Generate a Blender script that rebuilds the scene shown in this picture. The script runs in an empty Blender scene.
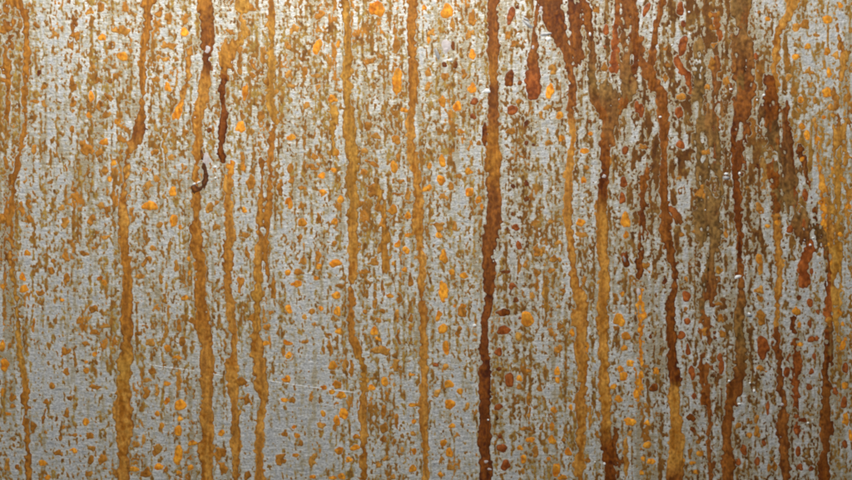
import bpy, math
import numpy as np

# ---------------------------------------------------------------- camera, world, lamps, exposure
# one photograph pixel = 1 mm on the sheet; the sheet hangs upright in the XZ plane and faces -Y
scene = bpy.context.scene
col = scene.collection
W, H = 852.0, 480.0
CAM_D = 1.60
cam_data = bpy.data.cameras.new('camera')
cam_data.sensor_width = 36.0
cam_data.lens = 36.0 * CAM_D / 0.852
cam_data.clip_start = 0.05
cam_data.clip_end = 50.0
cam = bpy.data.objects.new('camera', cam_data)
cam.location = (0.0, -CAM_D, 0.0)
cam.rotation_euler = (math.radians(90), 0, 0)
col.objects.link(cam)
scene.camera = cam

world = bpy.data.worlds.new('World')
scene.world = world
world.use_nodes = True
world.node_tree.nodes['Background'].inputs[0].default_value = (0.93, 0.97, 1.0, 1)
world.node_tree.nodes['Background'].inputs[1].default_value = 0.07

def area_lamp(name, loc, target, size, energy, colour):
    d = bpy.data.lights.new(name, 'AREA')
    d.shape = 'RECTANGLE'; d.size = size[0]; d.size_y = size[1]
    d.energy = energy; d.color = colour
    o = bpy.data.objects.new(name, d)
    o.location = loc
    v = np.array(target, float) - np.array(loc, float)
    from mathutils import Vector
    o.rotation_euler = Vector(v).to_track_quat('-Z', 'Y').to_euler()
    col.objects.link(o)
    return o
area_lamp('overhead_lamp', (-0.13, -0.66, 0.83), (-0.06, 0.0, 0.08), (0.9, 0.3), 18.2, (1.0, 0.99, 0.97))

vs = scene.view_settings
vs.view_transform = 'Standard'; vs.look = 'None'; vs.gamma = 1.0; vs.exposure = 0.0
vs.use_curve_mapping = False
scene.render.engine = 'CYCLES'
scene.cycles.filter_width = 2.0

# ---------------------------------------------------------------- grid and noise helpers
G = 0.75                                           # mm between grid points
X0, X1, Y0, Y1 = -150.0, 1002.0, -55.0, 535.0
NX = int((X1 - X0) / G) + 1
NY = int((Y1 - Y0) / G) + 1
gx = X0 + G * np.arange(NX)
gy = Y0 + G * np.arange(NY)
fy = np.fft.fftfreq(NY)[:, None]
fx = np.fft.rfftfreq(NX)[None, :]
def blur(a, sx, sy):
    k = np.exp(-2 * math.pi ** 2 * ((fx * sx / G) ** 2 + (fy * sy / G) ** 2))
    return np.fft.irfft2(np.fft.rfft2(a) * k, s=(NY, NX))
def noise(sx, sy, seed):
    a = blur(np.random.default_rng(seed).standard_normal((NY, NX)), sx, sy)
    return (a - a.mean()) / a.std()
N_FINE = noise(1.0, 1.2, 1)
N_EDGE = noise(2.0, 4.0, 2)
N_LONG = noise(1.3, 14.0, 3)
N_BIG = noise(7.0, 12.0, 4)
N_PATCH = noise(22.0, 30.0, 5)
N_HUE = noise(4.0, 7.0, 6)
N_HOLE = 0.75 * noise(1.2, 4.5, 7) + 0.55 * noise(2.2, 11.0, 8) + 0.35 * noise(0.7, 1.2, 9)
N_HOLE = N_HOLE / N_HOLE.std()
def smooth(a, lo, hi):
    t = np.clip((a - lo) / (hi - lo), 0, 1)
    return t * t * (3 - 2 * t)
def lin(r, g, b):
    c = np.array([r, g, b], float) / 255.0
    return np.where(c <= 0.04045, c / 12.92, ((c + 0.055) / 1.055) ** 2.4)
def mix(a, b, t):
    return a + (b - a) * t[..., None]

ORANGE, ORANGE_HI = lin(204, 124, 26), lin(230, 156, 44)
OCHRE, OCHRE_HI = lin(164, 106, 34), lin(190, 134, 56)
BROWN, BROWN_HI = lin(148, 92, 26), lin(174, 114, 38)
RED, RED_HI = lin(134, 68, 24), lin(160, 86, 34)
DARK, DARK_HI = lin(96, 46, 9), lin(128, 68, 15)
OLIVE, OLIVE_HI = lin(158, 108, 34), lin(184, 134, 54)
MOSS, MOSS_HI = lin(106, 76, 34), lin(138, 102, 52)
UMBER, UMBER_HI = lin(118, 66, 20), lin(146, 86, 30)
PAL = {'o': (ORANGE, ORANGE_HI), 'y': (OCHRE, OCHRE_HI), 'b': (BROWN, BROWN_HI), 'r': (RED, RED_HI),
       'd': (DARK, DARK_HI), 'l': (OLIVE, OLIVE_HI), 'm': (MOSS, MOSS_HI), 'k': (UMBER, UMBER_HI)}

# ---------------------------------------------------------------- materials
def new_mat(name):
    m = bpy.data.materials.new(name); m.use_nodes = True
    nt = m.node_tree
    return m, nt, nt.nodes['Principled BSDF']
def node(nt, kind, **kw):
    n = nt.nodes.new(kind)
    for k, v in kw.items(): setattr(n, k, v)
    return n
def mathn(nt, op, a, b):
    n = node(nt, 'ShaderNodeMath', operation=op)
    for i, v in enumerate((a, b)):
        if isinstance(v, (int, float)): n.inputs[i].default_value = v
        else: nt.links.new(v, n.inputs[i])
    return n.outputs[0]
def mixcol(nt, fac, a, b, mode='MIX'):
    n = node(nt, 'ShaderNodeMix', data_type='RGBA', blend_type=mode)
    for sock, v in ((n.inputs[0], fac), (n.inputs[6], a), (n.inputs[7], b)):
        if isinstance(v, (int, float)): sock.default_value = v
        elif isinstance(v, tuple): sock.default_value = v
        else: nt.links.new(v, sock)
    return n.outputs[2]
def noise_tex(nt, scale, stretch=(1, 1, 1), detail=3.0, rough=0.55):
    geo = node(nt, 'ShaderNodeNewGeometry')
    mp = node(nt, 'ShaderNodeMapping'); mp.inputs['Scale'].default_value = stretch
    nt.links.new(geo.outputs['Position'], mp.inputs['Vector'])
    t = node(nt, 'ShaderNodeTexNoise')
    t.inputs['Scale'].default_value = scale; t.inputs['Detail'].default_value = detail
    t.inputs['Roughness'].default_value = rough
    nt.links.new(mp.outputs[0], t.inputs['Vector'])
    return t.outputs['Fac']
def ramp(nt, fac, lo, hi, a=0.0, b=1.0):
    n = node(nt, 'ShaderNodeMapRange')
    nt.links.new(fac, n.inputs[0])
    for i, v in enumerate((lo, hi, a, b)): n.inputs[i + 1].default_value = v
    return n.outputs[0]
def bump(nt, height, strength, dist):
    n = node(nt, 'ShaderNodeBump')
    n.inputs['Strength'].default_value = strength; n.inputs['Distance'].default_value = dist
    nt.links.new(height, n.inputs['Height'])
    return n.outputs[0]

def rust_material(name, rough_lo, rough_hi, spec):
    m, nt, p = new_mat(name)
    at = node(nt, 'ShaderNodeAttribute', attribute_name='pigment')
    fine = noise_tex(nt, 420, (1, 1, 0.7), 3, 0.6)
    mott = noise_tex(nt, 120, (1, 1, 0.5), 3, 0.6)
    f = mathn(nt, 'MULTIPLY', ramp(nt, fine, 0.25, 0.75, 0.60, 1.40), ramp(nt, mott, 0.25, 0.75, 0.76, 1.24))
    hsv = node(nt, 'ShaderNodeHueSaturation')
    nt.links.new(at.outputs['Color'], hsv.inputs['Color'])
    nt.links.new(f, hsv.inputs['Value'])
    nt.links.new(hsv.outputs[0], p.inputs['Base Color'])
    nt.links.new(ramp(nt, mott, 0.3, 0.7, rough_lo, rough_hi), p.inputs['Roughness'])
    p.inputs['Specular IOR Level'].default_value = spec
    nt.links.new(bump(nt, fine, 0.5, 0.0006), p.inputs['Normal'])
    return m
M_RUST = rust_material('rust', 0.50, 0.70, 0.22)
M_WET = rust_material('rust_varnished', 0.30, 0.50, 0.30)

def metal_material():
    m, nt, p = new_mat('weathered_brushed_steel')
    rim = node(nt, 'ShaderNodeAttribute', attribute_name='pale_halo')
    out = node(nt, 'ShaderNodeAttribute', attribute_name='beyond')
    grain = noise_tex(nt, 430, (1, 1, 1), 3, 0.65)
    worm = noise_tex(nt, 210, (0.38, 1, 1.25), 2, 0.6)
    cloud = noise_tex(nt, 9, (1, 1, 0.7), 4, 0.6)
    v = mathn(nt, 'MULTIPLY', ramp(nt, grain, 0.25, 0.75, 0.58, 1.42), ramp(nt, worm, 0.28, 0.72, 0.80, 1.20))
    v = mathn(nt, 'MULTIPLY', v, ramp(nt, cloud, 0.3, 0.7, 0.94, 1.06))
    hsv = node(nt, 'ShaderNodeHueSaturation')
    hsv.inputs['Color'].default_value = (0.492, 0.494, 0.488, 1)
    nt.links.new(v, hsv.inputs['Value'])
    base = mixcol(nt, mathn(nt, 'MULTIPLY', rim.outputs['Fac'], 0.70), hsv.outputs[0], (0.72, 0.71, 0.67, 1))  # bright halo around the rust, painted into the metal colour
    fa = node(nt, 'ShaderNodeAttribute', attribute_name='film'); ra = node(nt, 'ShaderNodeAttribute', attribute_name='redness')
    thickfilm = ramp(nt, fa.outputs['Fac'], 0.55, 1.1)
    tan = mixcol(nt, ra.outputs['Fac'], (0.455, 0.39, 0.225, 1), (0.35, 0.285, 0.165, 1))
    tan = mixcol(nt, thickfilm, tan, (0.30, 0.21, 0.075, 1))
    base = mixcol(nt, mathn(nt, 'MULTIPLY', fa.outputs['Fac'], mathn(nt, 'MULTIPLY', ramp(nt, grain, 0.3, 0.7, 0.75, 1.25), 0.78)), base, tan)
    # beyond the closely modelled area the speckled rust carries on as a stain in the surface
    st = noise_tex(nt, 150, (1, 1, 0.22), 3, 0.6)
    st2 = noise_tex(nt, 24, (1, 1, 0.03), 2, 0.5)
    k = mathn(nt, 'ADD', ramp(nt, st, 0.50, 0.56), ramp(nt, st2, 0.60, 0.66))
    k = mathn(nt, 'MINIMUM', k, 1.0)
    k = mathn(nt, 'MULTIPLY', k, out.outputs['Fac'])
    base = mixcol(nt, k, base, (0.26, 0.12, 0.025, 1))
    nt.links.new(base, p.inputs['Base Color'])
    p.inputs['Metallic'].default_value = 0.25
    nt.links.new(ramp(nt, grain, 0.3, 0.7, 0.40, 0.62), p.inputs['Roughness'])
    hgt = mathn(nt, 'ADD', grain, worm)
    nt.links.new(bump(nt, hgt, 0.8, 0.0007), p.inputs['Normal'])
    return m
M_METAL = metal_material()

def plain(name, c, rough, metallic=0.0, scale=300, var=0.2):
    m, nt, p = new_mat(name)
    n = noise_tex(nt, scale, (1, 1, 1), 3, 0.6)
    hsv = node(nt, 'ShaderNodeHueSaturation'); hsv.inputs['Color'].default_value = tuple(c) + (1,)
    nt.links.new(ramp(nt, n, 0.25, 0.75, 1 - var, 1 + var), hsv.inputs['Value'])
    nt.links.new(hsv.outputs[0], p.inputs['Base Color'])
    p.inputs['Roughness'].default_value = rough; p.inputs['Metallic'].default_value = metallic
    nt.links.new(bump(nt, n, 0.4, 0.0005), p.inputs['Normal'])
    return m
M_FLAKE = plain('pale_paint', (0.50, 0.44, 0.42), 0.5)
M_WHITE = plain('glint_white', (0.72, 0.72, 0.70), 0.4, 0.0, 500, 0.1)  # white that stands in for specular glints
M_SCRATCH = plain('bare_scratched_steel', (0.80, 0.80, 0.79), 0.4, 0.2, 700, 0.25)
M_PEEL = plain('grey_peeling_metal', (0.34, 0.33, 0.32), 0.5, 0.3, 300, 0.35)

# ---------------------------------------------------------------- mesh from a height field (marching triangles)
def march(f, j0, i0, hgt, pig):
    """f>0 is covered; returns verts in mm (px, py, height), triangles, pigment per vertex."""
    ny, nx = f.shape
    ins = f > 0
    if not ins.any(): return None
    idx = np.full((ny, nx), -1, np.int64)
    idx[ins] = np.arange(ins.sum())
    PX, PY = np.meshgrid(gx[i0:i0 + nx], gy[j0:j0 + ny])
    vs_ = [np.stack([PX[ins], PY[ins], hgt[ins]], 1)]
    cs_ = [pig[ins]]
    n = int(ins.sum())
    def edge(sa, sb):
        nonlocal n
        cross = ins[sa] != ins[sb]
        e = np.full(cross.shape, -1, np.int64)
        fa, fb = f[sa][cross], f[sb][cross]
        t = np.clip(fa / (fa - fb), 0.04, 0.96)
        x = PX[sa][cross] + (PX[sb][cross] - PX[sa][cross]) * t
        y = PY[sa][cross] + (PY[sb][cross] - PY[sa][cross]) * t
        c = np.where(ins[sa][cross][:, None], pig[sa][cross], pig[sb][cross])
        vs_.append(np.stack([x, y, np.full_like(x, -0.03)], 1)); cs_.append(c)
        e[cross] = n + np.arange(len(t)); n += len(t)
        return e
    A = np.s_[:, :-1], np.s_[:, 1:]
    eh = edge(*A)
    ev = edge(np.s_[:-1, :], np.s_[1:, :])
    ed = edge(np.s_[:-1, :-1], np.s_[1:, 1:])
    tris = []
    v00, v10, v01, v11 = idx[:-1, :-1], idx[:-1, 1:], idx[1:, :-1], idx[1:, 1:]
    I00, I10, I01, I11 = ins[:-1, :-1], ins[:-1, 1:], ins[1:, :-1], ins[1:, 1:]
    top, bot, lef, rig = eh[:-1, :], eh[1:, :], ev[:, :-1], ev[:, 1:]
    def tri(a, b, c, ia, ib, ic, ab, bc, ca):
        m = ia & ib & ic
        tris.append(np.stack([a[m], b[m], c[m]], 1))
        for (p, q, r, ip, iq, ir, pq, qr, rp) in ((a, b, c, ia, ib, ic, ab, bc, ca), (b, c, a, ib, ic, ia, bc, ca, ab), (c, a, b, ic, ia, ib, ca, ab, bc)):
            m = ip & ~iq & ~ir
            tris.append(np.stack([p[m], pq[m], rp[m]], 1))
            m = ip & iq & ~ir
            tris.append(np.stack([p[m], q[m], qr[m]], 1)); tris.append(np.stack([p[m], qr[m], rp[m]], 1))
    tri(v00, v11, v10, I00, I11, I10, ed, rig, top)
    tri(v00, v01, v11, I00, I01, I11, lef, bot, ed)
    return np.concatenate(vs_), np.concatenate(tris), np.concatenate(cs_)

def mesh_from(name, v, t, c, origin):
    me = bpy.data.meshes.new(name)
    me.vertices.add(len(v)); me.loops.add(3 * len(t)); me.polygons.add(len(t))
    co = np.empty((len(v), 3), np.float32)
    co[:, 0] = (v[:, 0] - origin[0]) / 1000; co[:, 1] = -v[:, 2] / 1000; co[:, 2] = -(v[:, 1] - origin[1]) / 1000
    me.vertices.foreach_set('co', co.ravel())
    me.loops.foreach_set('vertex_index', np.ascontiguousarray(t).astype(np.int32).ravel())
    me.polygons.foreach_set('loop_start', np.arange(0, 3 * len(t), 3, dtype=np.int32))
    me.polygons.foreach_set('loop_total', np.full(len(t), 3, np.int32))
    me.polygons.foreach_set('use_smooth', np.ones(len(t), bool))
    a = me.attributes.new('pigment', 'FLOAT_COLOR', 'POINT')
    a.data.foreach_set('color', np.concatenate([c, np.ones((len(c), 1))], 1).astype(np.float32).ravel())
    me.update(); me.validate()
    return me

def world_pos(px, py): return ((px - 426.0) / 1000, 0.0, (240.0 - py) / 1000)

COVER = np.zeros((NY, NX))                         # what the rust parts cover so far
SHEET = None
def rust_part(name, f, j0, i0, hgt, pig, mat, parent, cover=True, kind=None, label=None):
    r = march(f, j0, i0, hgt, pig)
    if r is None: return None
    v, t, c = r
    if len(t) < 4: return None
    o0 = (0.5 * (v[:, 0].min() + v[:, 0].max()), 0.5 * (v[:, 1].min() + v[:, 1].max()))
    me = mesh_from(name, v, t, c, o0)
    me.materials.append(mat)
    o = bpy.data.objects.new(name, me); col.objects.link(o)
    o.parent = parent
    o.location = world_pos(*o0)
    if kind: o['kind'] = kind
    if label: o['label'] = label
    if cover:
        s = COVER[j0:j0 + f.shape[0], i0:i0 + f.shape[1]]
        np.maximum(s, smooth(f, -0.6, 0.6), out=s)
    return o
def window(x0, x1, y0, y1):
    i0 = max(0, int((x0 - X0) / G)); i1 = min(NX, int((x1 - X0) / G) + 2)
    j0 = max(0, int((y0 - Y0) / G)); j1 = min(NY, int((y1 - Y0) / G) + 2)
    return i0, i1, j0, j1

# ---------------------------------------------------------------- the sheet (its mesh is filled in last, once the rust is known)
sheet_mesh = bpy.data.meshes.new('metal_sheet')
SHEET = bpy.data.objects.new('metal_sheet', sheet_mesh)
col.objects.link(SHEET)
SHEET['label'] = 'weathered grey steel sheet streaked and speckled with runs of orange brown rust'
SHEET['category'] = 'metal sheet'

# ---------------------------------------------------------------- long rust runs
# path points are (y, x, width); tones are (y, palette letter), blended between; last number is how ragged the edge is
RUNS = [
 ('S1', [(-45,16,9),(0,19,9),(25,27,8),(40,27,8),(60,27,8),(80,25,7),(100,24,7),(120,26,6),(145,22,6),(165,18,6),(180,14,6),(210,11,5),(240,11,6),(270,11,5),(300,17,5),(340,19,6),(360,20,6),(370,24,5),(400,26,6),(440,27,6),(480,29,6),(525,30,6)],
  [(0,'b'),(100,'b'),(200,'b'),(260,'y'),(280,'l'),(360,'l'),(390,'b'),(480,'b')], .42),
 ('S2', [(-45,151,11),(0,149,11),(12,147,9),(30,146,9),(45,144,8),(60,143,8),(80,143,7),(100,142,7),(115,141,8),(128,141,13),(137,139,13),(146,131,9),(160,127,7),(180,125,6),(200,123,7),(220,124,11),(240,124,13),(260,126,10),(280,127,10),(300,128,11),(320,127,13),(340,128,9),(355,127,12),(362,125,15),(375,124,17),(400,123,17),(430,124,15),(445,123,12),(480,123,12),(525,123,12)],
  [(0,'b'),(120,'b'),(132,'k'),(150,'y'),(230,'y'),(250,'b'),(340,'b'),(370,'l'),(400,'y'),(480,'y')], .35),
 ('S3', [(-45,204,14),(0,205,14),(20,206,14),(40,207,14),(60,207,12),(80,206,13),(100,201,13),(120,198,9),(140,198,9),(160,197,9),(180,196,8),(195,196,10),(220,196,11),(240,197,12),(270,200,12),(300,201,12),(330,205,12),(360,207,14),(390,207,14),(420,206,15),(450,206,15),(480,207,14),(525,208,14)],
  [(0,'b'),(55,'d'),(75,'b'),(90,'y'),(190,'y'),(240,'b'),(320,'b'),(350,'y'),(480,'y')], .35),
 ('S4', [(62,225,7),(75,223,7),(90,222,6),(110,223,7),(130,222,7),(150,222,6),(161,222,5)], [(60,'d'),(160,'d')], .3),
 ('S4b', [(-45,236,7),(0,238,7),(20,241,7),(30,242,8),(40,238,11),(46,230,10),(50,224,10),(60,221,6)], [(0,'y'),(40,'l'),(60,'b')], .5),
 ('S4c', [(50,239,7),(60,240,6),(72,240,4)], [(50,'y'),(72,'y')], .4),
 ('S4d', [(164,231,9),(180,230,8),(200,228,8),(215,229,9),(240,229,9),(260,228,9),(290,228,9),(320,232,9),(350,234,9),(370,232,12),(400,235,9),(440,236,9),(480,237,8),(525,238,8)], [(164,'o'),(180,'y'),(215,'y'),(270,'b'),(300,'y'),(480,'y')], .4),
 ('S5', [(-45,271,6),(0,271,6),(20,271,8),(40,273,9),(60,272,9),(80,270,9),(100,270,8),(120,275,5),(140,271,9),(165,271,6),(190,269,6),(210,268,7),(240,267,5),(270,266,7),(286,270,4)], [(0,'b'),(40,'l'),(110,'l'),(130,'b'),(230,'b'),(286,'b')], .45),
 ('S5b', [(160,263,5),(190,262,5),(225,260,6),(240,259,8),(270,258,10),(300,258,11),(330,256,9),(350,257,12),(360,260,13),(390,262,12),(400,262,9),(430,260,8),(450,259,10),(480,260,9),(525,261,9)], [(160,'b'),(250,'y'),(300,'l'),(350,'y'),(480,'y')], .42),
 ('S6', [(-45,343,9.6),(0,344,9.6),(20,346,9.6),(40,349,10.4),(60,349,11.3),(80,347,9.6),(100,348,8.7),(120,349,10.4),(140,350,11.3),(160,354,10.4),(180,352,11.3),(200,353,10.4),(220,353,9.6),(240,354,10.4),(270,352,8.7),(300,351,7.0),(330,350,7.0),(345,354,9.6),(360,362,7.0),(380,364,7.8),(400,363,8.7),(430,364,8.7),(450,364,7.8),(480,364,7.0),(525,365,7.0)],
  [(0,'d'),(6,'l'),(60,'l'),(200,'l'),(260,'y'),(300,'b'),(350,'b'),(365,'l'),(420,'y'),(480,'y')], .38),
 ('S7', [(-45,412,9.0),(0,412,9.0),(40,412,9.0),(60,413,10.1),(80,414,9.0),(100,413,9.0),(120,410,9.0),(140,411,10.1),(160,413,10.1),(180,418,10.1),(200,418,9.0),(220,418,10.1),(240,419,9.0),(270,421,9.0),(300,422,9.0),(330,422,9.0),(360,424,9.0),(400,424,7.8),(440,425,6.7),(480,426,6.7),(525,427,6.7)],
  [(0,'b'),(100,'b'),(130,'y'),(480,'y')], .3),
 ('S8', [(-45,492,10),(0,492,10),(20,492,11),(40,493,12),(60,493,9),(80,493,9),(100,493,11),(120,494,11),(140,494,10),(160,494,11),(180,493,13),(200,495,11),(220,494,13),(240,491,12),(255,488,14),(280,490,12),(300,489,9),(320,485,9),(345,484,9),(360,486,12),(390,485,12),(420,485,12),(450,484,12),(460,486,13),(480,485,16),(525,485,14)],
  [(0,'k'),(50,'k'),(65,'b'),(78,'b'),(90,'k'),(112,'k'),(126,'b'),(176,'b'),(192,'k'),(215,'k'),(300,'d'),(480,'d')], .3),
 ('S9', [(-45,546,22.4),(0,549,26.9),(15,553,21.3),(30,558,14.6),(45,563,13.4),(55,569,11.2),(70,570,9.0),(85,573,7.8),(100,572,7.8),(120,571,6.7),(140,573,7.8),(160,570,7.8),(180,568,9.0),(200,567,9.0),(220,568,7.8),(240,571,9.0),(265,573,9.0),(285,576,11.2),(300,582,13.4),(330,581,11.2),(350,580,10.1),(360,583,14.6),(380,583,13.4),(400,581,11.2),(430,581,10.1),(460,579,10.1),(480,580,10.1),(525,580,10.1)],
  [(0,'k'),(20,'d'),(45,'k'),(100,'k'),(125,'y'),(480,'y')], .3),
 ('S10', [(2,538,4),(20,536,4),(34,534,6),(45,534,9),(60,533,10),(72,533,11),(80,533,13),(93,533,15)], [(0,'k'),(60,'k'),(85,'r')], .25),
 ('S11', [(-45,580,9),(0,583,9),(20,588,9),(40,590,7),(60,592,8),(80,591,9),(100,596,9),(112,603,14),(120,608,12),(140,606,10),(160,605,9),(180,604,10),(200,603,8),(220,602,10),(240,602,10),(270,604,9),(290,604,11),(310,602,12),(340,603,11),(360,604,10),(390,604,12),(405,606,9),(430,606,8),(445,608,10),(480,611,12),(525,612,12)],
  [(0,'d'),(30,'k'),(80,'m'),(110,'k'),(190,'d'),(215,'y'),(430,'y'),(448,'d'),(480,'d')], .35),
 ('S12', [(-45,617,8),(0,617,8),(20,618,6),(45,615,8),(60,614,10),(71,614,10)], [(0,'k'),(40,'r'),(70,'r')], .25),
 ('S12b', [(-45,634,7),(0,634,7),(40,635,9),(60,637,8),(80,632,7),(100,626,8),(112,618,9),(120,611,8)], [(0,'k'),(60,'d'),(120,'k')], .45),
 ('S13', [(-45,666,7),(0,664,7),(15,660,8),(30,655,8),(50,653,8),(70,649,10),(80,652,12),(90,659,12),(105,663,12),(120,664,12),(150,663,10),(180,663,9),(210,665,10),(235,666,12),(240,667,10),(255,671,9),(270,675,8),(290,675,8),(305,670,12),(330,671,9),(345,672,11),(360,673,11),(375,675,14),(388,676,12),(395,673,13),(430,676,13),(460,676,14),(480,675,14),(525,675,14)],
  [(0,'k'),(40,'k'),(120,'k'),(220,'k'),(370,'d'),(388,'d'),(395,'y'),(460,'y'),(480,'k')], .3),
 ('S13b', [(40,639,6),(60,641,9),(74,646,12)], [(40,'k'),(74,'k')], .4),
 ('S13c', [(208,669,9),(214,677,8),(222,682,7)], [(205,'r'),(222,'k')], .4),
 ('S14', [(-45,745,14),(0,744,14),(20,742,12),(40,741,12),(60,742,10),(80,743,13),(100,740,9),(115,736,8),(125,734,8),(145,733,7),(165,734,7),(185,737,7),(205,738,7),(240,740,7),(265,739,6),(285,740,7),(300,741,10),(320,739,9),(345,741,11),(360,741,13),(380,738,15),(400,731,13),(430,727,10),(460,728,12),(480,727,12),(525,726,12)],
  [(0,'m'),(20,'k'),(60,'d'),(90,'m'),(120,'d'),(250,'d'),(280,'k'),(340,'m'),(385,'k'),(480,'k')], .4),
 ('S15', [(363,705,5),(380,707,6),(400,709,6),(420,709,5),(440,709,5),(480,711,6),(525,712,6)], [(363,'k'),(400,'d'),(430,'k'),(480,'k')], .45),
 ('S16', [(-45,793,12),(0,792,12),(15,790,10),(30,779,9),(50,777,7),(70,775,7),(90,777,6)], [(0,'y'),(60,'y'),(90,'b')], .35),
 ('S16b', [(80,771,10),(95,770,15),(110,772,18),(120,771,12),(150,772,14),(170,773,13),(190,776,8),(212,776,7)], [(80,'d'),(150,'k'),(175,'d'),(212,'k')], .6),
 ('S16c', [(216,777,8),(240,778,7),(260,779,8),(290,778,8),(315,778,7),(328,777,7)], [(216,'y'),(315,'y'),(328,'b')], .35),
 ('S16d', [(328,776,6),(350,777,7),(360,779,6),(375,780,7),(400,782,8),(430,784,9),(460,785,10),(480,787,9),(525,789,9)], [(328,'d'),(400,'k'),(480,'k')], .4),
 ('S17', [(108,786,5),(130,789,6),(150,790,7),(180,793,7),(195,796,8),(210,799,9),(222,803,11),(230,807,7)], [(108,'d'),(180,'d'),(205,'r'),(230,'r')], .5),
 ('S17b', [(243,812,8),(252,809,13),(262,804,13),(272,803,16),(282,804,16)], [(243,'r'),(282,'r')], .15),
 ('S18', [(172,806,5),(200,812,5),(225,818,5),(245,824,6),(262,829,7),(285,830,7),(310,829,7),(340,829,8),(360,828,8),(390,826,10),(420,824,11),(450,824,11),(480,824,14),(525,824,13)], [(172,'d'),(260,'d'),(300,'r'),(350,'d'),(400,'k'),(440,'k'),(480,'d')], .55),
 ('F1', [(-45,699,5),(0,699,5),(60,699,5),(120,699,5),(200,702,6),(240,706,12),(265,706,14),(290,705,10),(320,703,6)], [(0,'m'),(320,'m')], .8),
 ('F2', [(85,716,5),(120,716,6),(145,718,7),(165,716,6),(200,715,8),(236,714,7)], [(85,'k'),(236,'k')], .6),
 ('F3', [(195,826,5),(230,830,8),(260,832,8),(285,836,11),(310,836,8),(350,838,6)], [(195,'y'),(350,'l')], .7),
 ('F5', [(120,815,5),(160,818,5),(190,823,6),(225,824,7),(240,824,5)], [(120,'y'),(240,'o')], .7),
 ('F6', [(-45,70,4),(0,71,5),(30,74,5),(60,72,4),(90,72,5),(112,73,5)], [(0,'b'),(112,'b')], .9),
 ('F7', [(120,168,3),(160,166,4),(200,167,4),(250,170,4),(300,165,5),(345,163,4)], [(120,'l'),(345,'l')], 1.0),
 ('F13', [(-45,8,3),(60,7,4),(130,8,3),(200,5,3),(300,4,3)], [(0,'b'),(300,'b')], 1.0),
 ('F14', [(50,190,6),(65,188,7),(85,187,6),(98,182,6)], [(50,'y'),(98,'y')], .4),
 ('F15', [(290,641,5),(320,640,7),(370,640,7),(400,640,5)], [(290,'o'),(400,'o')], .8),
 ('F16', [(24,838,5),(40,841,6),(60,843,6),(78,842,5)], [(24,'y'),(78,'y')], .5),
 ('F17', [(40,848,4),(110,847,7),(170,846,8),(235,848,6)], [(40,'l'),(235,'y')], .9),
 ('F18', [(58,677,6),(68,681,6),(76,688,7),(92,691,5)], [(58,'r'),(92,'r')], .35),
 ('F19', [(12,711,4),(24,717,6),(36,722,5)], [(12,'k'),(36,'r')], .35),
 ('F20', [(138,762,6),(170,764,7),(200,768,5)], [(138,'m'),(200,'y')], .9),
 ('F21', [(84,603,8),(100,609,26),(118,612,26),(132,609,18),(146,607,8)], [(84,'m'),(146,'k')], .85),
 ('F22', [(84,770,16),(110,771,26),(150,774,24),(190,778,14),(225,780,8)], [(84,'d'),(150,'m'),(225,'m')], .9),
 ('F23', [(50,714,8),(120,715,15),(180,714,18),(240,712,18),(300,708,12),(390,707,10)], [(50,'k'),(150,'m'),(240,'m'),(300,'k'),(390,'k')], 1.0),
 ('F24', [(90,834,6),(130,838,11),(190,838,14),(250,838,12),(300,838,8)], [(90,'y'),(190,'l'),(300,'l')], 1.0),
 ('F25', [(-30,700,10),(60,699,12),(130,700,14),(200,703,16),(235,704,16)], [(0,'m'),(235,'m')], 1.0),
 ('F26', [(150,646,6),(190,644,9),(240,642,10),(275,641,7)], [(150,'k'),(275,'d')], .85),
 ('F28', [(110,782,10),(150,786,18),(190,794,26),(218,800,24),(240,806,12)], [(120,'d'),(200,'m'),(262,'d')], 1.0),
 ('F41', [(150,800,8),(190,808,12),(225,817,12),(262,827,11),(310,831,10),(360,829,10)], [(150,'d'),(225,'m'),(300,'d'),(360,'m')], .8),
 ('F30', [(318,790,6),(350,795,9),(400,797,9),(430,797,6)], [(318,'d'),(430,'r')], 1.0),
 ('F31', [(-30,743,20),(40,742,22),(90,744,22),(140,740,14),(170,738,10)], [(0,'m'),(90,'k'),(170,'d')], .9),
 ('F32', [(-30,625,16),(30,628,18),(80,628,18),(110,622,16)], [(0,'k'),(110,'m')], 1.0),
 ('F33', [(-30,571,16),(20,574,14),(60,580,12)], [(0,'d'),(60,'k')], .9),
 ('F34', [(-30,243,16),(30,236,20),(60,226,18),(75,225,8)], [(0,'l'),(75,'b')], 1.0),
 ('F35', [(-30,9,8),(60,8,9),(140,8,8),(230,6,7)], [(0,'b'),(230,'b')], 1.0),
 ('F36', [(180,376,6),(220,382,12),(260,386,10),(300,384,6)], [(180,'l'),(300,'b')], 1.0),
 ('F37', [(330,700,6),(370,704,10),(400,705,8)], [(330,'k'),(400,'d')], .9),
 ('F38', [(250,541,6),(300,545,7),(350,541,5)], [(250,'l'),(350,'l')], 1.0),
 ('F39', [(430,616,7),(480,620,8),(510,620,8)], [(430,'k'),(510,'d')], 1.0),
 ('F40', [(100,335,12),(130,332,10),(160,330,6)], [(100,'l'),(160,'l')], 1.0),
]
PY_ALL = gy
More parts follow.
